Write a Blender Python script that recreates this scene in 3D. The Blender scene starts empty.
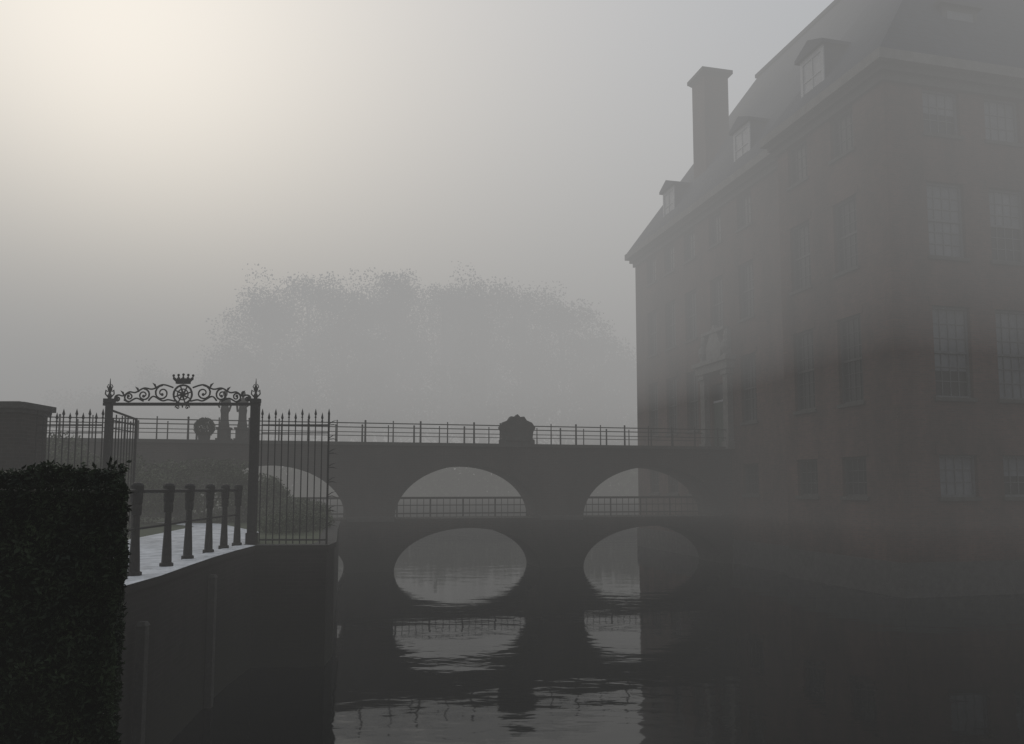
import bpy, bmesh, math, random
import numpy as np
from mathutils import Vector, Matrix
random.seed(7); rng=np.random.default_rng(7)
scene=bpy.context.scene
scene.view_settings.view_transform='Standard'
scene.view_settings.look='None'
scene.view_settings.exposure=0

# ------------------------------------------------------------- materials
def newmat(name):
    m=bpy.data.materials.new(name); m.use_nodes=True
    nt=m.node_tree; b=nt.nodes['Principled BSDF']
    return m,nt,b
def noisy(name,c1,c2,scale=2.0,rough=0.85,detail=6,bump=0.0,bscale=None,metal=0.0,spec=0.3,stretch=(1,1,1)):
    m,nt,b=newmat(name)
    tc=nt.nodes.new('ShaderNodeTexCoord'); mp=nt.nodes.new('ShaderNodeMapping')
    mp.inputs['Scale'].default_value=stretch
    nt.links.new(tc.outputs['Object'],mp.inputs['Vector'])
    n=nt.nodes.new('ShaderNodeTexNoise'); n.inputs['Scale'].default_value=scale; n.inputs['Detail'].default_value=detail
    n.inputs['Roughness'].default_value=0.65
    nt.links.new(mp.outputs[0],n.inputs['Vector'])
    r=nt.nodes.new('ShaderNodeValToRGB')
    r.color_ramp.elements[0].position=.32; r.color_ramp.elements[1].position=.68
    r.color_ramp.elements[0].color=(*c1,1); r.color_ramp.elements[1].color=(*c2,1)
    nt.links.new(n.outputs[0],r.inputs[0]); nt.links.new(r.outputs[0],b.inputs['Base Color'])
    b.inputs['Roughness'].default_value=rough; b.inputs['Metallic'].default_value=metal
    b.inputs['Specular IOR Level'].default_value=spec
    if bump>0:
        n2=nt.nodes.new('ShaderNodeTexNoise'); n2.inputs['Scale'].default_value=bscale or scale*6; n2.inputs['Detail'].default_value=6
        nt.links.new(mp.outputs[0],n2.inputs['Vector'])
        bp=nt.nodes.new('ShaderNodeBump'); bp.inputs['Strength'].default_value=bump; bp.inputs['Distance'].default_value=.03
        nt.links.new(n2.outputs[0],bp.inputs['Height']); nt.links.new(bp.outputs[0],b.inputs['Normal'])
    return m
def brickmat(name,c1,c2,mortar,rough=.9,bw=.24,bh=.075,stain=.5):
    m,nt,b=newmat(name); N=nt.nodes; L=nt.links
    tc=N.new('ShaderNodeTexCoord'); sp=N.new('ShaderNodeSeparateXYZ'); L.new(tc.outputs['Object'],sp.inputs[0])
    ad=N.new('ShaderNodeMath'); ad.operation='ADD'; L.new(sp.outputs[0],ad.inputs[0]); L.new(sp.outputs[1],ad.inputs[1])
    cb=N.new('ShaderNodeCombineXYZ'); L.new(ad.outputs[0],cb.inputs[0]); L.new(sp.outputs[2],cb.inputs[1])
    br=N.new('ShaderNodeTexBrick'); L.new(cb.outputs[0],br.inputs['Vector'])
    br.inputs['Scale'].default_value=1.0; br.inputs['Brick Width'].default_value=bw; br.inputs['Row Height'].default_value=bh
    br.inputs['Mortar Size'].default_value=.008
    br.inputs['Color1'].default_value=(*c1,1); br.inputs['Color2'].default_value=(*c2,1); br.inputs['Mortar'].default_value=(*mortar,1)
    n=N.new('ShaderNodeTexNoise'); n.inputs['Scale'].default_value=.55; n.inputs['Detail'].default_value=8; n.inputs['Roughness'].default_value=.7
    mp=N.new('ShaderNodeMapping'); mp.inputs['Scale'].default_value=(1.2,1.2,.6); L.new(tc.outputs['Object'],mp.inputs[0]); L.new(mp.outputs[0],n.inputs['Vector'])
    r=N.new('ShaderNodeValToRGB'); r.color_ramp.elements[0].position=.35; r.color_ramp.elements[1].position=.65
    r.color_ramp.elements[0].color=(1-stain,1-stain,1-stain,1); r.color_ramp.elements[1].color=(1.15,1.1,1.1,1)
    L.new(n.outputs[0],r.inputs[0])
    mx=N.new('ShaderNodeMix'); mx.data_type='RGBA'; mx.blend_type='MULTIPLY'; mx.inputs[0].default_value=1
    L.new(br.outputs[0],mx.inputs[6]); L.new(r.outputs[0],mx.inputs[7])
    mr=N.new('ShaderNodeMapRange'); mr.inputs[1].default_value=.15; mr.inputs[2].default_value=1.6; mr.inputs[3].default_value=.75; mr.inputs[4].default_value=0
    a2=N.new('ShaderNodeMath'); a2.operation='MULTIPLY_ADD'; a2.inputs[1].default_value=1.2; L.new(n.outputs[0],a2.inputs[0]); 
    s2=N.new('ShaderNodeMath'); s2.operation='SUBTRACT'; s2.inputs[1].default_value=.6; L.new(sp.outputs[2],s2.inputs[0]); L.new(s2.outputs[0],a2.inputs[2])
    L.new(a2.outputs[0],mr.inputs[0])
    m2=N.new('ShaderNodeMix'); m2.data_type='RGBA'; L.new(mr.outputs[0],m2.inputs[0]); L.new(mx.outputs[2],m2.inputs[6]); m2.inputs[7].default_value=(.02,.022,.016,1)
    L.new(m2.outputs[2],b.inputs['Base Color']); b.inputs['Roughness'].default_value=rough; b.inputs['Specular IOR Level'].default_value=.2
    bp=N.new('ShaderNodeBump'); bp.inputs['Strength'].default_value=.5; bp.inputs['Distance'].default_value=.01
    L.new(br.outputs[0],bp.inputs['Height']); L.new(bp.outputs[0],b.inputs['Normal'])
    return m
M_brick=brickmat('brick_red',(.096,.052,.040),(.062,.037,.030),(.072,.06,.052),stain=.6)
M_bbrick=brickmat('brick_bridge',(.040,.034,.030),(.028,.024,.021),(.048,.044,.04),stain=.6)
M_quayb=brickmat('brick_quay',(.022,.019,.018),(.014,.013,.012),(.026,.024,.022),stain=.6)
M_stone=noisy('sandstone',(.09,.086,.08),(.15,.145,.135),3,.85,bump=.3)
M_dstone=noisy('dark_weathered_stone',(.034,.032,.030),(.062,.06,.055),4,.9,bump=.4)
M_slate=brickmat('slate_roof',(.026,.031,.042),(.036,.042,.055),(.018,.019,.024),.85,.3,.22,.25)
M_white=noisy('white_paint_old',(.20,.20,.21),(.31,.31,.32),5,.6)
M_frame=noisy('window_frame_paint',(.026,.026,.026),(.048,.048,.048),5,.6)
M_framel=noisy('window_frame_pale',(.06,.062,.066),(.10,.103,.108),5,.6)
M_glass=noisy('window_glass',(.006,.007,.008),(.015,.016,.018),.8,.25,spec=.12)
M_blind=noisy('linen_blind',(.07,.075,.085),(.13,.135,.145),1.5,.7)
M_door=noisy('door_green_paint',(.015,.03,.022),(.03,.045,.035),4,.5)
M_iron=noisy('wrought_iron',(.010,.010,.011),(.024,.022,.021),18,.6,metal=.0,spec=.2)
M_bark=noisy('bark',(.03,.026,.022),(.07,.06,.05),4,.95,stretch=(1,1,.2))
def leafmat(name,c1,c2,sc):
    m,nt,b=newmat(name); N=nt.nodes; L=nt.links
    tc=N.new('ShaderNodeTexCoord'); n=N.new('ShaderNodeTexNoise'); n.inputs['Scale'].default_value=sc; n.inputs['Detail'].default_value=3
    L.new(tc.outputs['Object'],n.inputs['Vector'])
    r=N.new('ShaderNodeValToRGB'); r.color_ramp.elements[0].position=.35; r.color_ramp.elements[1].position=.65
    r.color_ramp.elements[0].color=(*c1,1); r.color_ramp.elements[1].color=(*c2,1)
    L.new(n.outputs[0],r.inputs[0]); L.new(r.outputs[0],b.inputs['Base Color'])
    b.inputs['Roughness'].default_value=.6; b.inputs['Specular IOR Level'].default_value=.15
    return m
M_yew=leafmat('yew_leaves',(.004,.009,.004),(.020,.032,.013),9)
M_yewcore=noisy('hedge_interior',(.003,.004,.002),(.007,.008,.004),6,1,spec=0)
M_leaf=leafmat('tree_leaves',(.05,.06,.035),(.10,.115,.07),.6)
M_ground=noisy('lawn_ground',(.04,.055,.025),(.09,.10,.06),.8,.95,bump=.4)
M_frost=noisy('frosted_gravel',(.42,.43,.44),(.86,.87,.89),4,.9,bump=.5,bscale=40,detail=12)

# water
M_water,nt,b=newmat('moat_water')
N=nt.nodes;L=nt.links
b.inputs['Base Color'].default_value=(.004,.005,.005,1); b.inputs['Roughness'].default_value=.045
b.inputs['IOR'].default_value=1.34; b.inputs['Specular IOR Level'].default_value=.5
tc=N.new('ShaderNodeTexCoord')
def wn(scale,st,detail=3):
    mp=N.new('ShaderNodeMapping'); mp.inputs['Scale'].default_value=st; L.new(tc.outputs['Object'],mp.inputs[0])
    n=N.new('ShaderNodeTexNoise'); n.inputs['Scale'].default_value=scale; n.inputs['Detail'].default_value=detail
    L.new(mp.outputs[0],n.inputs['Vector']); return n
n1=wn(1.2,(.6,1,1)); n2=wn(.11,(1,1,1),2)
pw=N.new('ShaderNodeMapRange'); pw.inputs[1].default_value=.38; pw.inputs[2].default_value=.66; pw.inputs[3].default_value=.2; pw.inputs[4].default_value=1
L.new(n2.outputs[0],pw.inputs[0])
bp=N.new('ShaderNodeBump'); bp.inputs['Distance'].default_value=.022; L.new(pw.outputs[0],bp.inputs['Strength'])
L.new(n1.outputs[0],bp.inputs['Height']); L.new(bp.outputs[0],b.inputs['Normal'])

# ------------------------------------------------------------- mesh builder
class MB:
    def __init__(s): s.v=[]; s.f=[]; s.m=[]
    def quad(s,a,b,c,d,m=0):
        i=len(s.v); s.v+= [tuple(a),tuple(b),tuple(c),tuple(d)]; s.f.append((i,i+1,i+2,i+3)); s.m.append(m)
    def box(s,x0,x1,y0,y1,z0,z1,m=0):
        i=len(s.v)
        s.v+=[(x0,y0,z0),(x1,y0,z0),(x1,y1,z0),(x0,y1,z0),(x0,y0,z1),(x1,y0,z1),(x1,y1,z1),(x0,y1,z1)]
        for q in [(0,3,2,1),(4,5,6,7),(0,1,5,4),(1,2,6,5),(2,3,7,6),(3,0,4,7)]:
            s.f.append(tuple(i+k for k in q)); s.m.append(m)
    def frust(s,base,z0,top,z1,m=0):
        i=len(s.v)
        x0,x1,y0,y1=base; s.v+=[(x0,y0,z0),(x1,y0,z0),(x1,y1,z0),(x0,y1,z0)]
        x0,x1,y0,y1=top; s.v+=[(x0,y0,z1),(x1,y0,z1),(x1,y1,z1),(x0,y1,z1)]
        for q in [(0,3,2,1),(4,5,6,7),(0,1,5,4),(1,2,6,5),(2,3,7,6),(3,0,4,7)]:
            s.f.append(tuple(i+k for k in q)); s.m.append(m)
    def tube(s,pts,rad,n=6,m=0):
        pts=[Vector(p) for p in pts]
        if not hasattr(rad,'__len__'): rad=[rad]*len(pts)
        i0=len(s.v); K=len(pts)
        for k,p in enumerate(pts):
            t=(pts[min(k+1,K-1)]-pts[max(k-1,0)]).normalized()
            a=Vector((0,0,1)) if abs(t.z)<.9 else Vector((1,0,0))
            if abs(t.y)<.3 and abs(t.z)<.95: a=Vector((0,1,0))
            u=t.cross(a).normalized(); w=t.cross(u)
            for j in range(n):
                an=2*math.pi*(j+.5)/n
                s.v.append(tuple(p+rad[k]*(math.cos(an)*u+math.sin(an)*w)))
        for k in range(K-1):
            for j in range(n):
                j2=(j+1)%n
                s.f.append((i0+k*n+j,i0+k*n+j2,i0+(k+1)*n+j2,i0+(k+1)*n+j)); s.m.append(m)
        s.f.append(tuple(i0+j for j in range(n))[::-1]); s.m.append(m)
        s.f.append(tuple(i0+(K-1)*n+j for j in range(n))); s.m.append(m)
    def lathe(s,c,prof,n=12,m=0,sy=1.0):
        i=len(s.v)
        s.tube([(c[0],c[1],c[2]+h) for r,h in prof],[max(r,.001) for r,h in prof],n,m)
        if sy!=1.0:
            for k in range(i,len(s.v)):
                v=s.v[k]; s.v[k]=(v[0],c[1]+(v[1]-c[1])*sy,v[2])
    def ball(s,c,r,m=0,n=8):
        s.lathe(c,[(r*math.sin(math.pi*k/6),-r*math.cos(math.pi*k/6)) for k in range(7)],n,m)
    def obj(s,name,mats,parent=None,smooth=False):
        me=bpy.data.meshes.new(name); me.from_pydata(s.v,[],s.f)
        for mm in mats: me.materials.append(mm)
        me.polygons.foreach_set('material_index',s.m)
        if smooth: me.polygons.foreach_set('use_smooth',[True]*len(s.f))
        me.validate(); me.update()
        o=bpy.data.objects.new(name,me); scene.collection.objects.link(o)
        if parent: o.parent=parent
        return o
def empty(name,loc=(0,0,0),rz=0):
    e=bpy.data.objects.new(name,None); scene.collection.objects.link(e); e.location=loc; e.rotation_euler[2]=rz; return e
def leaves(name,centers,size,mat,parent=None,aspect=.5):
    n=len(centers); c=np.asarray(centers,float)
    a=rng.normal(size=(n,3)); a/=np.linalg.norm(a,axis=1)[:,None]
    b=rng.normal(size=(n,3)); b-= (a*b).sum(1)[:,None]*a; b/=np.linalg.norm(b,axis=1)[:,None]
    s=size*(.6+.8*rng.random(n))[:,None]
    v=np.empty((n,4,3)); v[:,0]=c-a*s*.5; v[:,1]=c+b*s*.5*aspect; v[:,2]=c+a*s*.5; v[:,3]=c-b*s*.5*aspect
    me=bpy.data.meshes.new(name)
    me.vertices.add(4*n); me.vertices.foreach_set('co',v.reshape(-1))
    me.loops.add(4*n); me.loops.foreach_set('vertex_index',np.arange(4*n,dtype=np.int32))
    me.polygons.add(n); me.polygons.foreach_set('loop_start',np.arange(0,4*n,4,dtype=np.int32)); me.polygons.foreach_set('loop_total',np.full(n,4,dtype=np.int32))
    me.materials.append(mat); me.update(); me.validate()
    o=bpy.data.objects.new(name,me); scene.collection.objects.link(o)
    if parent: o.parent=parent
    return o

ANG=math.atan2(.238,.971)
EYE=3.5; Q=2.35
# ------------------------------------------------------------- ground & water
land=[(700,.25),(.1,.25),(-1.50,2.75),(-4.56,9.3),(-4.62,10.45),(-4.80,11.8),(-4.97,13.2),(-5.09,14.6),(-5.14,15.95),(-3.72,16.05),(-3.78,17),(-4.85,22),(-5.95,27.5),(-13.2,31.9),(-14,35),(-20,60),(-24,82),(-10,90),(20,88),(60,92),(300,95),(700,95),(700,900),(-700,900),(-700,-500),(700,-500)]
bm=bmesh.new()
vs=[bm.verts.new((x,y,Q)) for x,y in land]
es=[bm.edges.new((vs[i],vs[(i+1)%len(vs)])) for i in range(len(vs))]
bmesh.ops.triangle_fill(bm,edges=es,use_beauty=True)
for f in bm.faces:
    if f.normal.z<0: f.normal_flip()
me=bpy.data.meshes.new('ground'); bm.to_mesh(me); bm.free(); me.materials.append(M_ground)
o=bpy.data.objects.new('ground',me); scene.collection.objects.link(o)
mb=MB()
mb.quad((-900,-900,0),(900,-900,0),(900,1200,0),(-900,1200,0)); mb.obj('water',[M_water])
pth=[(-4.88,9.35),(-4.92,10.45),(-5.10,11.8),(-5.27,13.2),(-5.39,14.6),(-5.44,16.3),(-6.6,21),(-9.5,26),(-12,27),(-9.5,24),(-8.3,16.3),(-7.6,10),(-5.6,7)]
bm=bmesh.new(); vv=[bm.verts.new((x,y,Q+.004)) for x,y in pth]
ee=[bm.edges.new((vv[i],vv[(i+1)%len(vv)])) for i in range(len(vv))]
bmesh.ops.triangle_fill(bm,edges=ee)
for f in bm.faces:
    if f.normal.z<0: f.normal_flip()
me=bpy.data.meshes.new('garden_path'); bm.to_mesh(me); bm.free(); me.materials.append(M_frost)
o=bpy.data.objects.new('garden_path',me); scene.collection.objects.link(o)
mb=MB()
edge=land[0:21]
def offs(pts,d):
    out=[]
    for i,p in enumerate(pts):
        a=Vector(pts[max(i-1,0)]); c=Vector(pts[min(i+1,len(pts)-1)])
        p_=Vector(p)
        d1=(p_-a).normalized() if i>0 else (c-p_).normalized()
        d2=(c-p_).normalized() if i<len(pts)-1 else d1
        n1=Vector((d1.y,-d1.x)); n2=Vector((d2.y,-d2.x)); nn=(n1+n2).normalized()
        k=1/max(.5,nn.dot(n1))
        out.append(tuple(p_+nn*d*k))
    return out
e1=offs(edge,.07); e0=offs(edge,0.02); ei=offs(edge,-.32)
zt=Q+.02
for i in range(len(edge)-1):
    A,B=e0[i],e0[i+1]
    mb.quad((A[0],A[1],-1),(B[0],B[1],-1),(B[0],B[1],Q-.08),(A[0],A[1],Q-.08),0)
    A1,B1,Ai,Bi=e1[i],e1[i+1],ei[i],ei[i+1]
    mb.quad((A1[0],A1[1],zt-.1),(B1[0],B1[1],zt-.1),(B1[0],B1[1],zt),(A1[0],A1[1],zt),0)
    mb.quad((A1[0],A1[1],zt),(B1[0],B1[1],zt),(Bi[0],Bi[1],zt),(Ai[0],Ai[1],zt),2 if 3<=i<=7 else 1)
    mb.quad((A1[0],A1[1],zt-.1),(A[0],A[1],zt-.1),(B[0],B[1],zt-.1),(B1[0],B1[1],zt-.1),0)
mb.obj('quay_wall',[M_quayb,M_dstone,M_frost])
def fender(x,y,zt_):
    mb=MB()
    mb.box(x-.055,x+.055,y-.055,y+.055,-1,zt_,0)
    mb.frust((x-.065,x+.065,y-.065,y+.065),zt_,(x-.04,x+.04,y-.04,y+.04),zt_+.05,0)
    mb.obj('fender_post',[M_dstone])
fender(-4.86,13.1,2.05); fender(-4.44,9.75,1.85)

# ------------------------------------------------------------- mansion
B=empty('brick_mansion',(12.56,25.85,0),ANG)
walls=MB(); frames=MB(); glass=MB(); trim=MB()
def window(mo,mg,o,u,n,w,h,cols,rows,mi=0):
    def bx(a0,a1,z0,z1,d0,d1,mbx,m=0):
        p=[o+u*a+Vector((0,0,z))+n*d for a in(a0,a1) for z in (z0,z1) for d in (d0,d1)]
        i=len(mbx.v); mbx.v+= [tuple(q) for q in p]
        for q in [(0,1,3,2),(4,6,7,5),(0,4,5,1),(2,3,7,6),(0,2,6,4),(1,5,7,3)]:
            mbx.f.append(tuple(i+k for k in q)); mbx.m.append(mi)
    fw=.08
    bx(0,fw,0,h,0,.09,mo); bx(w-fw,w,0,h,0,.09,mo); bx(fw,w-fw,0,fw,0,.088,mo); bx(fw,w-fw,h-fw,h,0,.088,mo)
    if rows>3: bx(fw,w-fw,h*.5-.04,h*.5+.04,0,.07,mo)
    for c in range(1,cols):
        x=fw+(w-2*fw)*c/cols; bx(x-.014,x+.014,fw,h-fw,.01,.05,mo)
    for r in range(1,rows):
        z=fw+(h-2*fw)*r/rows
        if rows>3 and abs(z-h*.5)<.06: continue
        bx(fw,w-fw,z-.014,z+.014,.012,.048,mo)
    a=o+n*.02
    if mi==1:
        sp=h*random.choice([.5,.7,1.0,1.0,1.0]); zs=h-sp
        if zs>0: mg.quad(a,a+u*w,a+u*w+Vector((0,0,zs)),a+Vector((0,0,zs)),0)
        mg.quad(a+Vector((0,0,zs)),a+u*w+Vector((0,0,zs)),a+u*w+Vector((0,0,h)),a+Vector((0,0,h)),1)
    else: mg.quad(a,a+u*w,a+u*w+Vector((0,0,h)),a+Vector((0,0,h)),0)
def wall(o,u,n,U0,U1,Z0,Z1,ops,depth=.22,gi=0,sill=True):
    o=Vector(o);u=Vector(u);n=Vector(n)
    us=sorted(set([U0,U1]+[q for p in ops for q in p[:2]])); zs=sorted(set([Z0,Z1]+[q for p in ops for q in p[2:4]]))
    P=lambda a,z,d=0:o+u*a+Vector((0,0,z))-n*d
    for i in range(len(us)-1):
        for j in range(len(zs)-1):
            cu=(us[i]+us[i+1])/2; cz=(zs[j]+zs[j+1])/2
            if any(p[0]<cu<p[1] and p[2]<cz<p[3] for p in ops): continue
            walls.quad(P(us[i],zs[j]),P(us[i+1],zs[j]),P(us[i+1],zs[j+1]),P(us[i],zs[j+1]))
    for p in ops:
        a,b_,c,d=p[:4]
        walls.quad(P(a,c),P(a,d),P(a,d,depth),P(a,c,depth)); walls.quad(P(b_,c),P(b_,c,depth),P(b_,d,depth),P(b_,d))
        walls.quad(P(a,d),P(b_,d),P(b_,d,depth),P(a,d,depth)); walls.quad(P(a,c),P(a,c,depth),P(b_,c,depth),P(b_,c))
        walls.quad(P(a,c,depth),P(b_,c,depth),P(b_,d,depth),P(a,d,depth))
        if len(p)>4 and p[4]=='door': continue
        cols,rows=(4,6) if d-c>2.5 else ((4,5) if d-c>2 else (4,3))
        window(frames,glass,P(a,c,depth-.004),u,n,b_-a,d-c,cols,rows,gi)
        for (A0,A1,C0,C1,D0,D1,mi) in [(a-.08,b_+.08,c-.12,c,-.07,-.002,0),(a-.12,b_+.12,d,d+.28,-.02,-.002,1)]:
            pts=[P(x,z,dd) for x in(A0,A1) for z in(C0,C1) for dd in(D0,D1)]
            i=len(trim.v); trim.v+=[tuple(t) for t in pts]
            for f in [(0,1,3,2),(4,6,7,5),(0,4,5,1),(2,3,7,6),(0,2,6,4),(1,5,7,3)]:
                trim.f.append(tuple(i+k for k in f)); trim.m.append(mi)
ROWS=[(3.2,4.6),(6.5,9.6),(11.3,13.9),(15.6,17.2)]
W=1.3
ops=[(s-W/2,s+W/2,a,c) for s in (2.25,5.0) for a,c in ROWS]
wall((0,0,0),(0,1,0),(-1,0,0),0,6.38,-1,17.6,ops)
wall((0,6.38,0),(1,0,0),(0,1,0),0,.7,-1,17.6,[])
ops=[(s-W/2,s+W/2,a,c) for s in (10.3,15.9,18.4,20.9) for a,c in ROWS]
ops+=[(13.1-W/2,13.1+W/2,11.3,13.9),(13.1-W/2,13.1+W/2,15.6,17.2),(13.1-.75,13.1+.75,5.35,8.6,'door')]
wall((.7,0,0),(0,1,0),(-1,0,0),6.38,23.3,-1,17.6,ops)
ops=[(t-.75,t+.75,a,c) for t in (2.3,4.85,8.2,11.2,14.2,17.2) for a,c in ROWS]
wall((0,0,0),(1,0,0),(0,-1,0),0,20,-1,17.6,ops,gi=1)
wall((0,23.3,0),(1,0,0),(0,1,0),.7,20,-1,17.6,[])
wall((20,0,0),(0,1,0),(1,0,0),0,23.3,-1,17.6,[])
walls.obj('walls',[M_brick],B); frames.obj('window_frames',[M_frame,M_framel],B); glass.obj('window_panes',[M_glass,M_blind],B)
trim.obj('sills_lintels',[M_dstone,M_brick],B)
t=MB()
t.box(-.08,-.002,-.08,6.46,-1,1.1,1); t.box(-.002,20,-.08,-.002,-1,1.1,1); 
t.box(.62,.698,6.46,23.38,-1,1.1,1)
for (d,z0,z1,mi) in [(.12,17.1+.12,17.5,1),(.28,17.5,17.75,1),(.5,17.75,18.1,0)]:
    t.box(-d,-.001 if z0<17.6 else .3,-d,6.38+d,z0,z1,mi)
    t.box(.7-d,.699 if z0<17.6 else 1.0,6.38+d,23.3+d,z0,z1,mi)
    t.box((-.001 if z0<17.6 else .3),20+d,-d,-.001 if z0<17.6 else .3,z0,z1,mi)
t.tube([(.55,6.75,1.0),(.55,6.75,17.4)],.07,8,3)
t.obj('cornice_and_plinth',[M_stone,M_dstone,M_white,M_slate],B)
r=MB()
r.frust((.25,20.4,.1,23.75),18.1,(6.2,14.4,6.0,17.8),27.4)
r.frust((-.45,12,-.45,6.83),18.11,(5.2,8,2.6,3.8),25.9)
r.box(6.1,14.5,5.9,17.9,27.4,27.6)
r.obj('roof',[M_slate],B)
def dormer(s,t0,w=1.5,h=1.9):
    d=MB(); z=18.7
    d.box(t0,t0+2.2,s-w/2,s+w/2,z,z+h,0)
    d.box(t0-.05,t0,s-w/2,s-w/2+.16,z,z+h,1); d.box(t0-.05,t0,s+w/2-.16,s+w/2,z,z+h,1)
    d.box(t0-.05,t0,s-w/2+.16,s+w/2-.16,z,z+.2,1); d.box(t0-.05,t0,s-w/2+.16,s+w/2-.16,z+h-.2,z+h,1)
    d.quad((t0-.01,s-w/2+.16,z+.2),(t0-.01,s+w/2-.16,z+.2),(t0-.01,s+w/2-.16,z+h-.2),(t0-.01,s-w/2+.16,z+h-.2),2)
    d.box(t0-.04,t0-.012,s-.025,s+.025,z+.2,z+h-.2,1); d.box(t0-.038,t0-.013,s-w/2+.16,s+w/2-.16,z+h/2-.025,z+h/2+.025,1)
    d.box(t0-.2,t0+3.0,s-w/2-.15,s+w/2+.15,z+h,z+h+.14,3)
    i=len(d.v); zt_=z+h+.14
    d.v+=[(t0-.2,s-w/2-.15,zt_),(t0-.2,s+w/2+.15,zt_),(t0-.2,s,zt_+.4),(t0+3.6,s-w/2-.15,zt_),(t0+3.6,s+w/2+.15,zt_),(t0+3.6,s,zt_+.4)]
    for f,mi in [((0,2,1),3),((0,3,5,2),3),((1,2,5,4),3)]: d.f.append(tuple(i+k for k in f)); d.m.append(mi)
    d.obj('dormer',[M_slate,M_white,M_white,M_slate],B)
dormer(4.3,.35); dormer(10.8,1.0); dormer(18.9,1.0)
dn=MB()
for tt in (3.6,8.2,13):
    dn.box(tt-.75,tt+.75,.4,2.4,18.7,20.6,0); dn.box(tt-.75,tt+.75,.34,.4,18.7,20.6,1); dn.box(tt-.9,tt+.9,.2,3.2,20.6,20.74,1)
    dn.quad((tt-.55,.33,18.9),(tt+.55,.33,18.9),(tt+.55,.33,20.4),(tt-.55,.33,20.4),2)
dn.obj('side_dormers',[M_slate,M_frame,M_blind],B)
def chim(s,t0,z0,z1,w,name='chimney'):
    c=MB(); h=w/2
    c.box(t0-h,t0+h,s-h,s+h,z0,z1-.5,0); c.box(t0-h-.08,t0+h+.08,s-h-.08,s+h+.08,z0+1.9,z0+2.1,1)
    c.frust((t0-h,t0+h,s-h,s+h),z1-.5,(t0-h-.18,t0+h+.18,s-h-.18,s+h+.18),z1-.3,1)
    c.box(t0-h-.2,t0+h+.2,s-h-.2,s+h+.2,z1-.3,z1-.1,1)
    c.box(t0-h+.2,t0+h-.2,s-h+.2,s+h-.2,z1-.1,z1+.1,0)
    c.obj(name,[M_brick,M_dstone],B)
chim(17.0,2.7,18.5,26.7,1.45); chim(11,13,24,31,1.8)
f=MB(); f.lathe((5.3,2.7,25.9),[(.25,0),(.1,.3),(.22,.6),(.06,.9),(.05,1.8),(.14,1.95),(.01,2.3)]); f.obj('roof_finial',[M_slate],B,True)
# portal
p=MB(); s0=13.1; x=.7
for sg in(-1,1):
    a=s0+sg*1.15
    p.box(x-.28,x-.002,a-.22,a+.22,5.33,8.9,0); p.box(x-.36,x-.001,a-.3,a+.3,5.33,5.7,0); p.box(x-.36,x-.003,a-.3,a+.3,8.9,9.15,0)
    p.box(x-.2,x-.002,a-.16,a+.16,9.76,11.1,0); p.lathe((x-.2,a,9.76),[(.2,0),(.12,.15),(.24,.45),(.2,.7),(.08,.85),(.12,1.0),(.01,1.25)],10,0)
p.box(x-.42,x-.001,s0-1.6,s0+1.6,9.15,9.55,0); p.box(x-.55,x-.004,s0-1.75,s0+1.75,9.55,9.75,0)
p.box(x-.3,x-.005,s0-1.1,s0+1.1,11.1,11.25,0)
outl=[(-.7,9.78),(.7,9.78),(.75,10.4),(.45,10.9),(.2,11.3),(0,11.5),(-.2,11.3),(-.45,10.9),(-.75,10.4)]
i=len(p.v); p.v+=[(x-.25,s0+a,z) for a,z in outl]+[(x-.006,s0+a,z) for a,z in outl]; n=len(outl)
p.f.append(tuple(i+k for k in range(n))); p.m.append(0)
for k in range(n): p.f.append((i+k,i+(k+1)%n,i+n+(k+1)%n,i+n+k)); p.m.append(0)
p.box(x+.12,x+.2,s0-.73,s0-.01,5.36,7.7,1); p.box(x+.12,x+.2,s0+.01,s0+.73,5.36,7.7,1)
p.box(x+.1,x+.2,s0-.74,s0+.74,7.7,7.8,2); p.box(x+.15,x+.18,s0-.73,s0+.73,7.8,8.58,3)
p.obj('portal',[M_stone,M_door,M_white,M_glass],B)

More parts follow.
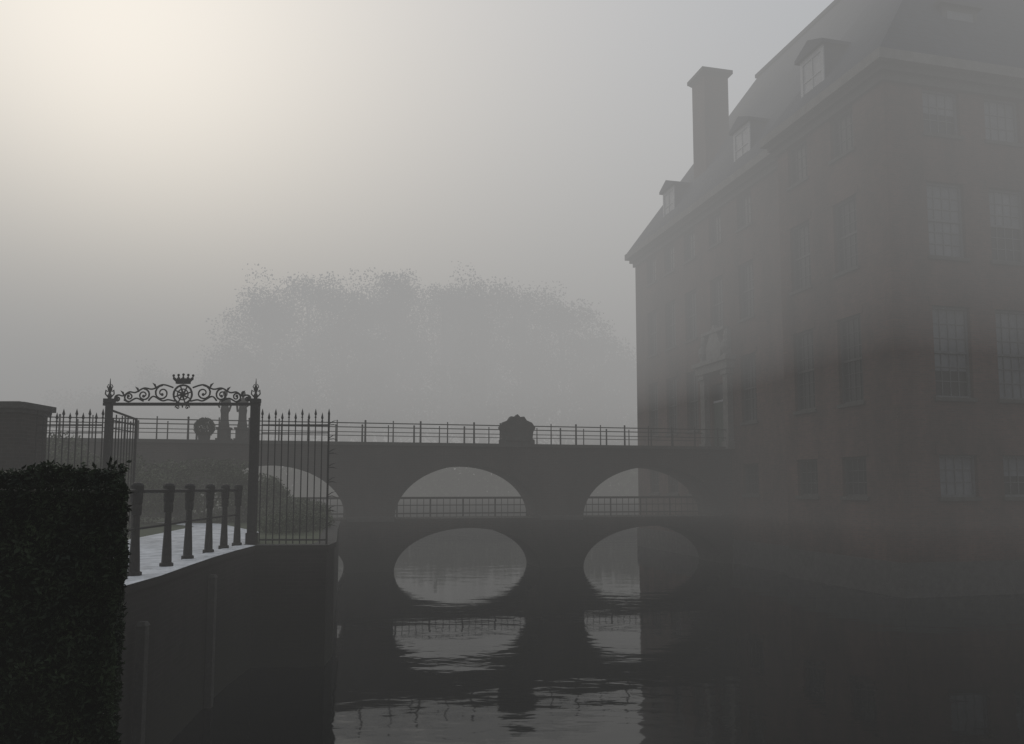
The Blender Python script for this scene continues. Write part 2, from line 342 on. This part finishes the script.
# ------------------------------------------------------------- bridge
BR=empty('arched_bridge',(9.71,37.47,0),ANG)
DECK=5.3; LOW=2.2; WD=2.4
arches=[(3.3,3.42),(11.91,3.2),(20.3,3.2)]
m=MB()
def inarch(b):
    return any(abs(b-c)<h-1e-6 for c,h in arches)
cuts=[-.68,45]
for c,h in arches:
    for k in range(41): cuts.append(c+h*math.cos(math.pi*k/40)*-1)
cuts=sorted(set(round(q,6) for q in cuts))
def face(b0,b1,za0,za1,zb0,zb1):
    for y in(0,WD):
        m.quad((-b0,y,za0),(-b1,y,za1),(-b1,y,zb1),(-b0,y,zb0),0)
for i in range(len(cuts)-1):
    b0,b1=cuts[i],cuts[i+1]; mid=(b0+b1)/2
    if not inarch(mid):
        face(b0,b1,-1,-1,DECK,DECK)
    else:
        c,h=[a for a in arches if abs(mid-a[0])<a[1]][0]
        q0=math.sqrt(max(0,1-min(1,abs(b0-c)/h)**2)); q1=math.sqrt(max(0,1-min(1,abs(b1-c)/h)**2))
        l0,l1,u0,u1=1.8*q0-.02,1.8*q1-.02,LOW+2.28*q0,LOW+2.28*q1
        face(b0,b1,l0,l1,LOW,LOW); face(b0,b1,u0,u1,DECK,DECK)
        m.quad((-b0,0,l0),(-b1,0,l1),(-b1,WD,l1),(-b0,WD,l0),0)
        m.quad((-b0,0,u0),(-b1,0,u1),(-b1,WD,u1),(-b0,WD,u0),0)
        m.quad((-b0,0,LOW),(-b1,0,LOW),(-b1,WD,LOW),(-b0,WD,LOW),1)
        k0,k1=(b0-c)/h,(b1-c)/h; ex=.30
        def ring(k,q,e): return (-(c+k*(h+e)),LOW+q*(2.28+e))
        p0,p1=ring(k0,q0,0),ring(k1,q1,0); o0,o1=ring(k0,q0,ex),ring(k1,q1,ex)
        m.quad((p0[0],-.04,p0[1]),(p1[0],-.04,p1[1]),(o1[0],-.04,o1[1]),(o0[0],-.04,o0[1]),0)
        m.quad((o0[0],-.04,o0[1]),(o1[0],-.04,o1[1]),(o1[0],0.01,o1[1]),(o0[0],0.01,o0[1]),0)
        m.quad((p0[0],-.04,p0[1]),(p1[0],-.04,p1[1]),(p1[0],0.01,p1[1]),(p0[0],0.01,p0[1]),0)
m.obj('arches_and_piers',[M_bbrick,M_dstone],BR)
c=MB()
c.box(-45,.68,-.1,WD+.1,DECK,DECK+.14,0)
for bb in (7.72,16.1,):
    c.box(-bb-.98,-bb+.98,-.08,-.001,LOW-.12,LOW+.1,0)
c.obj('coping',[M_dstone],BR)
rl=MB(); zt=DECK+.14
for yy in(.02,WD-.02):
    b_=0.0;k=0
    while b_<34:
        r_=.03 if k%2 else .045
        rl.tube([(-b_,yy,zt),(-b_,yy,zt+.82),(-b_,yy,zt+.86)],[r_,r_*.8,r_*.9],6)
        rl.ball((-b_,yy,zt+.89),.045 if k%2==0 else .03,0,6); b_+=1.17; k+=1
    rl.tube([(.68,yy,zt+.80),(-34,yy,zt+.80)],.026,6); rl.tube([(.68,yy,zt+.42),(-34,yy,zt+.42)],.018,6)
rl.obj('upper_railing',[M_iron],BR)
rl=MB()
for cc,h in arches:
    yy=WD-.1; b0,b1=cc-h+.02,cc+h-.02; nn=int((b1-b0)/.3)
    for k in range(nn+1):
        b_=b0+(b1-b0)*k/nn; r_=.04 if k%5==0 else .016
        rl.tube([(-b_,yy,LOW),(-b_,yy,LOW+.85)],r_,5)
    rl.box(-b1,-b0,yy-.05,yy+.05,LOW+.80,LOW+.9,0); rl.box(-b1,-b0,yy-.025,yy+.025,LOW+.12,LOW+.18,0); rl.box(-b1,-b0,yy-.02,yy+.02,LOW+.5,LOW+.54,0)
rl.obj('lower_railing',[M_iron],BR)
a=MB(); ol=[(-.78,0),(.78,0),(.78,.18),(.68,.24),(.72,.55),(.82,.72),(.66,.95),(.42,1.05),(.3,1.22),(.12,1.2),(0,1.32),(-.12,1.2),(-.3,1.22),(-.42,1.05),(-.66,.95),(-.82,.72),(-.72,.55),(-.68,.24),(-.78,.18)]
bx=9.75; n=len(ol)
for y0,y1,sc in((-.05,.30,1.0),(-.12,-.05,.72)):
    i=len(a.v); a.v+=[(-bx+x*sc,y0,zt+.001+z*sc+(1-sc)*.5) for x,z in ol]+[(-bx+x*sc,y1,zt+.001+z*sc+(1-sc)*.5) for x,z in ol]
    a.f.append(tuple(i+k for k in range(n))); a.m.append(0); a.f.append(tuple(i+n+k for k in range(n))[::-1]); a.m.append(0)
    for k in range(n): a.f.append((i+k,i+(k+1)%n,i+n+(k+1)%n,i+n+k)); a.m.append(0)
a.obj('armorial_stone',[M_dstone],BR)

# ------------------------------------------------------------- entrance gate
GY=16.2
XL,XR=-8.24,-5.25
def bars(mb,p0,p1,zb,zt,sp=.14,spear=True,r=.013):
    p0=Vector(p0);p1=Vector(p1); Ln=(p1-p0).length; n=max(1,round(Ln/sp))
    for k in range(n+1):
        q=p0+(p1-p0)*k/n; tall=zt+(.08 if k%2==0 else 0)
        mb.tube([(q.x,q.y,zb),(q.x,q.y,tall)],r,4)
        if spear:
            mb.tube([(q.x,q.y,tall),(q.x,q.y,tall+.05),(q.x,q.y,tall+.09),(q.x,q.y,tall+.2)],[r,r,.03,.002],4)
            mb.ball((q.x,q.y,tall+.02),.022,0,5)
    def rail(z,h=.022):
        mb.tube([(p0.x,p0.y,z),(p1.x,p1.y,z)],h,4)
    rail(zb+.08); rail(zt-.06); rail(zt-.22,.015)
G=empty('wrought_iron_gate')
g=MB()
for X,hw in((XL,.055),(XR,.085)):
    g.box(X-hw,X+hw,GY-.055,GY+.055,Q,5.2,0); g.box(X-.1,X+.1,GY-.09,GY+.09,Q,Q+.25,0)
    g.box(X-.095,X+.095,GY-.075,GY+.075,5.24,5.32,0)
    g.lathe((X,GY,5.32),[(.03,0),(.05,.06),(.02,.12),(.045,.2),(.015,.28),(.004,.42)],8)
    for sg in(-1,1):
        g.tube([(X+sg*.02,GY,5.34),(X+sg*.09,GY,5.42),(X+sg*.08,GY,5.5),(X+sg*.045,GY,5.47)],.014,5)
        g.tube([(X+sg*.01,GY,5.5),(X+sg*.06,GY,5.57),(X+sg*.03,GY,5.62)],.011,5)
g.box(XL-.12,XR+.1,GY-.03,GY+.03,5.18,5.24,0)
g.obj('posts_and_lintel',[M_iron],G)
def spiral(mb,cx,cz,r0,turn,start,sgn,r=.02,y=GY):
    pts=[];rs=[]
    n=int(14*turn)
    for k in range(n+1):
        a=start+sgn*2*math.pi*turn*k/n; rr=r0*(1-.8*k/n)
        pts.append((cx+rr*math.cos(a),y,cz+rr*math.sin(a))); rs.append(r*(1-.3*k/n))
    mb.tube(pts,rs,5); mb.ball(pts[-1],r*1.6,0,5)
g=MB(); cx=(XL+XR)/2; z0=5.25
for sg in(-1,1):
    ax=lambda a:(a if sg>0 else math.pi-a)
    spiral(g,cx+sg*.42,z0+.19,.16,1.5,ax(math.pi/2),-sg)
    spiral(g,cx+sg*.80,z0+.15,.13,1.5,ax(math.pi/2),sg)
    spiral(g,cx+sg*1.10,z0+.11,.10,1.4,ax(-math.pi/2),sg)
    spiral(g,cx+sg*1.33,z0+.075,.07,1.3,ax(math.pi/2),-sg)
    def arc(pts,r=.018):
        P=[Vector((cx+sg*x,GY,z0+z)) for x,z in pts]; out=[]
        for k in range(len(P)-1):
            a0=P[max(k-1,0)];a1=P[k];a2=P[k+1];a3=P[min(k+2,len(P)-1)]
            for j in range(5):
                t=j/5; out.append(.5*((2*a1)+(-a0+a2)*t+(2*a0-5*a1+4*a2-a3)*t*t+(-a0+3*a1-3*a2+a3)*t**3))
        out.append(P[-1]); g.tube(out,r,5)
    arc([(.2,.3),(.42,.36),(.62,.27),(.8,.29),(.97,.2),(1.1,.21),(1.22,.13),(1.33,.145),(1.42,.03)])
    arc([(.16,.02),(.3,.05),(.42,.03),(.6,.12),(.7,.03)]); arc([(.8,.02),(.95,.08),(1.1,.01),(1.2,.05)])
    for (x,z) in((.55,.38),(.9,.3),(1.2,.22)):
        g.tube([(cx+sg*x,GY,z0+z-.09),(cx+sg*(x+.03),GY,z0+z-.02),(cx+sg*(x+.08),GY,z0+z+.02)],[.014,.022,.003],5)
ringp=lambda r,n=20:[(cx+r*math.cos(2*math.pi*k/n),GY,z0+.16+r*math.sin(2*math.pi*k/n)) for k in range(n+1)]
g.tube(ringp(.19),.022,5); g.tube(ringp(.11),.014,5)
for k in range(8):
    a=2*math.pi*k/8; g.tube([(cx+.03*math.cos(a),GY,z0+.16+.03*math.sin(a)),(cx+.19*math.cos(a+.3),GY,z0+.16+.19*math.sin(a+.3))],[.022,.012],5)
g.ball((cx,GY,z0+.16),.05)
g.tube([(cx,GY,z0-.04),(cx,GY,z0-.12)],[.03,.006],5)
for sg in(-1,1): spiral(g,cx+sg*.1,z0-.11,.05,1,0 if sg>0 else math.pi,sg,.012)
zc=z0+.38
g.box(cx-.14,cx+.14,GY-.04,GY+.04,zc,zc+.05,0)
for k in range(5):
    a=(k-2)/2; tx=cx+a*.2
    g.tube([(cx+a*.12,GY,zc+.05),(cx+a*.19,GY,zc+.11),(tx,GY,zc+.17-.02*abs(a))],[.034,.03,.01],5); g.ball((tx,GY,zc+.19-.02*abs(a)),.028,0,6)
for k in range(4):
    a=(k-1.5)/2; g.tube([(cx+a*.12,GY,zc+.05),(cx+a*.17,GY,zc+.12)],[.024,.008],5)
g.obj('overthrow_scrollwork',[M_iron],G)
g=MB()
bars(g,(XL-.02,GY+.1,0),(-8.34,17.6,0),Q+.08,4.95,.14,False,.014)
g.tube([(-8.34,17.6,Q+.05),(-8.34,17.6,5.05)],.03,4)
g.tube([(XL-.02,GY+.1,5.1),(-8.34,17.6,5.02)],.025,4)
g.obj('gate_leaf_open',[M_iron],G)
g=MB()
bars(g,(XR-.02,GY+.1,0),(-5.68,17.6,0),Q+.08,4.9,.14,False,.014)
g.tube([(-5.68,17.6,Q+.05),(-5.68,17.6,5.0)],.03,4)
g.obj('gate_leaf',[M_iron],G)
def fence(name,x0,x1,fan=False):
    f_=MB(); bars(f_,(x0,GY,0),(x1,GY,0),Q+.03,4.84,.135)
    if fan:
        f_.tube([(x1,GY,Q+.02),(x1,GY,5.0)],.024,4)
        for k in range(8):
            z=2.75+k*.29
            f_.tube([(x1,GY,z),(x1+.1,GY,z+.01),(x1+.2,GY,z-.02)],[.012,.012,.002],4)
            f_.tube([(x1,GY,z+.02),(x1+.09,GY,z+.08),(x1+.16,GY,z+.1)],[.01,.01,.002],4)
    else: f_.box(x0,x1,GY-.1,GY+.1,Q,Q+.3,1)
    f_.obj(name,[M_iron,M_dstone])
fence('spear_top_fence',XR+.15,-3.74,True); fence('spear_top_fence',-9.7,XL-.12)
pm=MB()
pm.box(-10.45,-9.75,15.75,16.65,Q-.2,5.0,0); pm.box(-10.52,-9.68,15.68,16.72,Q-.2,Q+.35,1)
pm.box(-10.5,-9.7,15.7,16.7,5.0,5.08,1); pm.box(-10.56,-9.64,15.64,16.76,5.08,5.2,1); pm.frust((-10.5,-9.7,15.7,16.7),5.2,(-10.3,-9.9,15.9,16.5),5.24,1)
pm.obj('gate_pillar',[M_bbrick,M_dstone])
R=MB(); rp=[(-4.90,10.45),(-5.02,11.7),(-5.22,12.95),(-5.36,14.2),(-5.45,15.2),(-5.46,15.95)]
pr=[(.095,0),(.095,.06),(.07,.07),(.066,.2),(.052,.5),(.046,.7),(.044,.78),(.062,.80),(.066,.90),(.06,.93),(.07,.96),(.074,1.06),(.07,1.08),(.078,1.10),(.082,1.18),(.06,1.21),(.02,1.225)]
for x,y in rp: R.lathe((x,y,Q+.004),pr,8)
for h,rr in((1.11,.03),(.62,.018)):
    for i in range(len(rp)-1):
        A,Bq=rp[i],rp[i+1]; pts=[]
        for k in range(7):
            t=k/6; pts.append((A[0]+(Bq[0]-A[0])*t,A[1]+(Bq[1]-A[1])*t,Q+h-.0))
        R.tube(pts,rr,6)
    R.tube([(-4.90,10.45,Q+h),(-4.78,9.6,Q+h),(-4.7,8.6,Q+h)],rr,6)
R.obj('quay_railing',[M_iron],None,False)

# ------------------------------------------------------------- clipped hedge
H=empty('clipped_hedge')
def hedge_pt(a,bk,z):
    y=2.9+bk; x=-1.41-.485*bk-a; return (x,y,z)
top=EYE+.045
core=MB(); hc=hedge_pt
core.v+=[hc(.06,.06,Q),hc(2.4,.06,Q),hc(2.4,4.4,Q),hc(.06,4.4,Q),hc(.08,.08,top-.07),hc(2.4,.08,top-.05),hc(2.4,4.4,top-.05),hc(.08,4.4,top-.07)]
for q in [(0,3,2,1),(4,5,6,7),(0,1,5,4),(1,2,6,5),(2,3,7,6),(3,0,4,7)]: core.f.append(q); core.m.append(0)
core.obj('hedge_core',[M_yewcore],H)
pts=[]
def bumpy(a,z): return .03*math.sin(a*9+z*5)+.02*math.sin(z*17+a*4)
def und(a,bk): return .020*math.sin(a*7.3+bk*3)+.010*math.sin(a*23+1.3)
for k in range(52000):
    a=rng.random()*1.6; z=Q+rng.random()*(top-Q); d=abs(rng.normal())*.035+bumpy(a,z)*.6
    rd=.05*max(0,1-(a/.08)); zz=z-(.05*max(0,1-a/.12)-und(a,0) if z>top-.12 else 0)
    pts.append(hedge_pt(a+ (rng.random()*.01),d+rd*.3,zz+rng.normal()*.01))
for k in range(22000):
    a=rng.random()*1.8; bk=rng.random()**1.6*4.2
    edgek=math.exp(-a/.07)*.05
    pts.append(hedge_pt(a,bk,top-edgek+und(a,bk)+rng.normal()*.012))
for k in range(22000):
    bk=rng.random()**1.6*4.3; z=Q+rng.random()*(top-Q)
    pts.append(hedge_pt(-.005+abs(rng.normal())*.02+.014*math.sin(bk*6+z*7)+.008*math.sin(z*19),bk,z-(.04 if z>top-.05 else 0)))
for k in range(240):
    a=rng.random()*1.6; bk=rng.random()*.8; h=rng.random()**2*.07; lx=rng.normal()*.25
    for j in range(10): pts.append(hedge_pt(a+lx*h*j/10+rng.normal()*.006,bk+rng.normal()*.006,top-.01+h*j/10+und(a,bk)))
for k in range(220):
    z=Q+.1+rng.random()*(top-Q-.15); bk=rng.random()*.8; h=rng.random()**2*.035
    for j in range(8): pts.append(hedge_pt(-h*j/8,bk,z+h*.5*j/8+rng.normal()*.004))
leaves('foliage',pts,.026,M_yew,H,.38)

# ------------------------------------------------------------- trees & shrubs
def blob_pts(c,rad,n,hollow=.35):
    v=rng.normal(size=(n,3)); v/=np.linalg.norm(v,axis=1)[:,None]
    r=(hollow+(1-hollow)*rng.random(n))**.6
    return np.array(c)+v*r[:,None]*np.array(rad)
def soft_pts(c,rad,n):
    return np.array(c)+np.clip(rng.normal(size=(n,3)),-1.7,1.7)*np.array(rad)*.5
def tree(mb,x,y,H_,R_,base=Q):
    L=[]
    lean=random.uniform(-.6,.6)
    mb.tube([(x,y,base-.2),(x+lean*.3,y,base+H_*.25),(x+lean,y,base+H_*.55),(x+lean*1.3,y,base+H_*.85)],[H_*.022,H_*.016,H_*.010,.05],7)
    ncl=random.randint(20,26)
    for k in range(ncl):
        t=.28+.72*(k+.5)/ncl; an=k*2.4+random.random(); wr=R_*math.sin(math.pi*min(1,.18+.78*t))**.7*random.uniform(.4,.95)
        cx_,cy_,cz_=x+lean+wr*math.cos(an),y+wr*math.sin(an),base+H_*min(.93,t)
        z0_=base+H_*max(.2,t-.22)
        mb.tube([(x+lean*.6,y,z0_),((x+cx_)/2,(y+cy_)/2,(z0_+cz_)/2+.3),(cx_,cy_,cz_)],[.16,.1,.03],5)
        rr=R_*random.uniform(.26,.5)
        L.append(soft_pts((cx_,cy_,cz_),(rr*1.2,rr*1.2,rr*.9),int(260+90*rr)))
        for q in range(3):
            a2=random.random()*6.28; L.append(soft_pts((cx_+rr*1.1*math.cos(a2),cy_+rr*1.1*math.sin(a2),cz_+random.uniform(-.5,.9)*rr),(rr*.6,)*3,90))
    return np.concatenate(L)
T=empty('distant_trees')
tm=MB(); LL=[]
specs=[(-33,104,26,6),(-28,108,30,6.5),(-22,103,26.5,6),(-15.5,105,29.5,6),(-9.5,108,28.5,6),(-4,104,27.5,6),(1.5,107,27.5,6),(6.5,104,25,5.5),(11.5,106,21,5.5),(-40,112,19,6),(-49,112,16,6),(-60,114,13,6),(17,108,18,6),(-18.5,111,28,6),(-6.5,112,28.5,6)]
K=1.24
for x_,y_,h_,r_ in specs: LL.append(tree(tm,x_*K,y_*K,(h_+1.2)*K-1.2,r_*K*1.05))
crowns=np.concatenate(LL)
ug=np.concatenate([blob_pts((-75+k*1.05,94+random.random()*6,Q+1.6),(2.6,2,random.uniform(3.0,4.6)),420,.2) for k in range(130)])
tm.obj('trunks_and_limbs',[M_bark],T)
leaves('crowns',crowns,.36,M_leaf,T,.75)
leaves('undergrowth',ug,.6,M_leaf,T,.7)
def shrub(name,c,rad,n,size,mat=M_leaf):
    e=empty(name); P=[blob_pts(c,rad,n,.5)]
    for k in range(7):
        a=random.random()*6.28; P.append(blob_pts((c[0]+rad[0]*.7*math.cos(a),c[1]+rad[1]*.7*math.sin(a),c[2]+rad[2]*random.uniform(-.1,.6)),tuple(q*.45 for q in rad),n//6))
    s=MB(); 
    for k in range(5):
        a=k*1.25; s.tube([(c[0],c[1],Q-.05),(c[0]+.3*rad[0]*math.cos(a),c[1]+.3*rad[1]*math.sin(a),c[2]),(c[0]+.7*rad[0]*math.cos(a),c[1]+.7*rad[1]*math.sin(a),c[2]+rad[2]*.5)],[.04,.03,.008],5)
    s.obj('stems',[M_bark],e)
    P=np.concatenate(P); P[:,2]=np.maximum(P[:,2],Q+.02)
    leaves('foliage',P,size,mat,e,.6)
shrub('garden_shrub',(-5.9,22,Q+.2),(.9,2.4,.34),4500,.06)
shrub('garden_shrub',(-7.1,26,Q+.35),(1.3,1.0,.5),3500,.07)
shrub('garden_shrub',(-8.9,27.6,Q+.7),(1.2,.9,1.0),4500,.08)
shrub('garden_shrub',(-10.5,27.3,Q+.9),(1.7,1.1,1.3),6000,.09)
shrub('garden_shrub',(-12.6,25.5,Q+1.0),(1.8,1.4,1.3),5000,.09)
shrub('garden_shrub',(-15.0,24.0,Q+1.3),(2.0,1.6,1.6),5000,.09)
DT=5.44
def statue(x,y,flip=1):
    e=empty('garden_statue'); z=DT
    s=MB(); s.box(x-.27,x+.27,y-.27,y+.27,z,z+.12,0); s.box(x-.21,x+.21,y-.21,y+.21,z+.12,z+.5,0); s.box(x-.26,x+.26,y-.26,y+.26,z+.5,z+.58,0)
    s.obj('pedestal',[M_dstone],e)
    s=MB()
    s.lathe((x,y,z+.58),[(.20,0),(.21,.05),(.17,.3),(.16,.55),(.185,.72),(.15,.88),(.17,1.02),(.20,1.14),(.17,1.20),(.06,1.24),(.05,1.29),(.085,1.34),(.10,1.42),(.085,1.50),(.03,1.55)],12,0,.7)
    s.tube([(x+flip*.17,y,z+.58+1.15),(x+flip*.27,y-.05,z+.58+.95),(x+flip*.16,y-.17,z+.58+.82)],[.06,.05,.035],6)
    s.tube([(x-flip*.17,y,z+.58+1.15),(x-flip*.24,y,z+.58+.9),(x-flip*.20,y-.06,z+.58+.66)],[.06,.048,.035],6)
    s.obj('figure',[M_dstone],e,True)
statue(-11.3,33.25,1); statue(-12.0,33.1,-1)
def topiary(x,y,z,h,r):
    e=empty('topiary_ball')
    s=MB(); s.lathe((x,y,z),[(.16,0),(.22,.02),(.26,.3),(.28,.34),(.24,.35)],12); s.tube([(x,y,z+.3),(x,y,z+h*.5)],.04,6)
    s.obj('stone_pot',[M_dstone],e)
    leaves('foliage',blob_pts((x,y,z+h-r),(r,r,r),3500,.6),.07,M_yew,e,.5)
topiary(-12.75,32.9,DT-.02,1.0,.42)

# ------------------------------------------------------------- fog, sky, sun
def fogmat(name,SIG,LF,col):
    fm=bpy.data.materials.new(name); fm.use_nodes=True; nt=fm.node_tree
    for n in list(nt.nodes): nt.nodes.remove(n)
    out=nt.nodes.new('ShaderNodeOutputMaterial'); ab=nt.nodes.new('ShaderNodeVolumeAbsorption'); em=nt.nodes.new('ShaderNodeEmission'); add=nt.nodes.new('ShaderNodeAddShader')
    ab.inputs['Color'].default_value=(0,0,0,1); ab.inputs['Density'].default_value=SIG
    em.inputs['Color'].default_value=(*col,1); em.inputs['Strength'].default_value=SIG*LF  # fog glows by itself, standing in for daylight scattered in it
    nt.links.new(ab.outputs[0],add.inputs[0]); nt.links.new(em.outputs[0],add.inputs[1]); nt.links.new(add.outputs[0],out.inputs['Volume'])
    return fm
F=empty('fog')
fb=MB(); fb.box(-420,420,-120,500,-.8,2.3); fb.obj('water_fog',[fogmat('fog_water',.0065,.16,(.99,.99,.98))],F)  # dimmest layer: shade low over the moat is put into the emission
fb=MB(); fb.box(-420,420,-120,500,2.302,8); fb.obj('low_fog',[fogmat('fog_low',.0108,.205,(1.0,.985,.96))],F)
fb=MB(); fb.box(-420,420,-120,500,8.002,38); fb.obj('high_fog',[fogmat('fog_high',.0235,.375,(.995,.99,.98))],F)  # brightest layer: daylight from above is put into the emission
w=bpy.data.worlds.new('World'); scene.world=w; w.use_nodes=True; nt=w.node_tree
bg=nt.nodes['Background']; sky=nt.nodes.new('ShaderNodeTexSky'); sky.sky_type='NISHITA'; sky.sun_disc=False
SE=math.radians(23); AZ=math.radians(-28)
sky.sun_elevation=SE; sky.sun_rotation=AZ; sky.air_density=1.3; sky.dust_density=6; sky.ozone_density=2
gm=nt.nodes.new('ShaderNodeGamma'); gm.inputs[1].default_value=.44
nt.links.new(sky.outputs[0],gm.inputs[0]); nt.links.new(gm.outputs[0],bg.inputs['Color']); bg.inputs['Strength'].default_value=.50
sl=bpy.data.lights.new('sun','SUN'); sl.energy=.6; sl.angle=math.radians(20); sl.color=(1,.94,.85)
so=bpy.data.objects.new('sun',sl); scene.collection.objects.link(so)
sd=Vector((math.sin(AZ)*math.cos(SE),math.cos(AZ)*math.cos(SE),math.sin(SE)))
so.rotation_euler=sd.to_track_quat('Z','Y').to_euler(); so.location=(-30,30,60)
# ------------------------------------------------------------- camera
cd=bpy.data.cameras.new('camera'); cam=bpy.data.objects.new('camera',cd); scene.collection.objects.link(cam)
cd.sensor_width=36; cd.lens=27.98; cd.shift_y=.0453; cd.clip_end=3000; cd.clip_start=.05
cam.location=(0,0,EYE); cam.rotation_euler=(math.radians(95),0,0)
scene.camera=cam
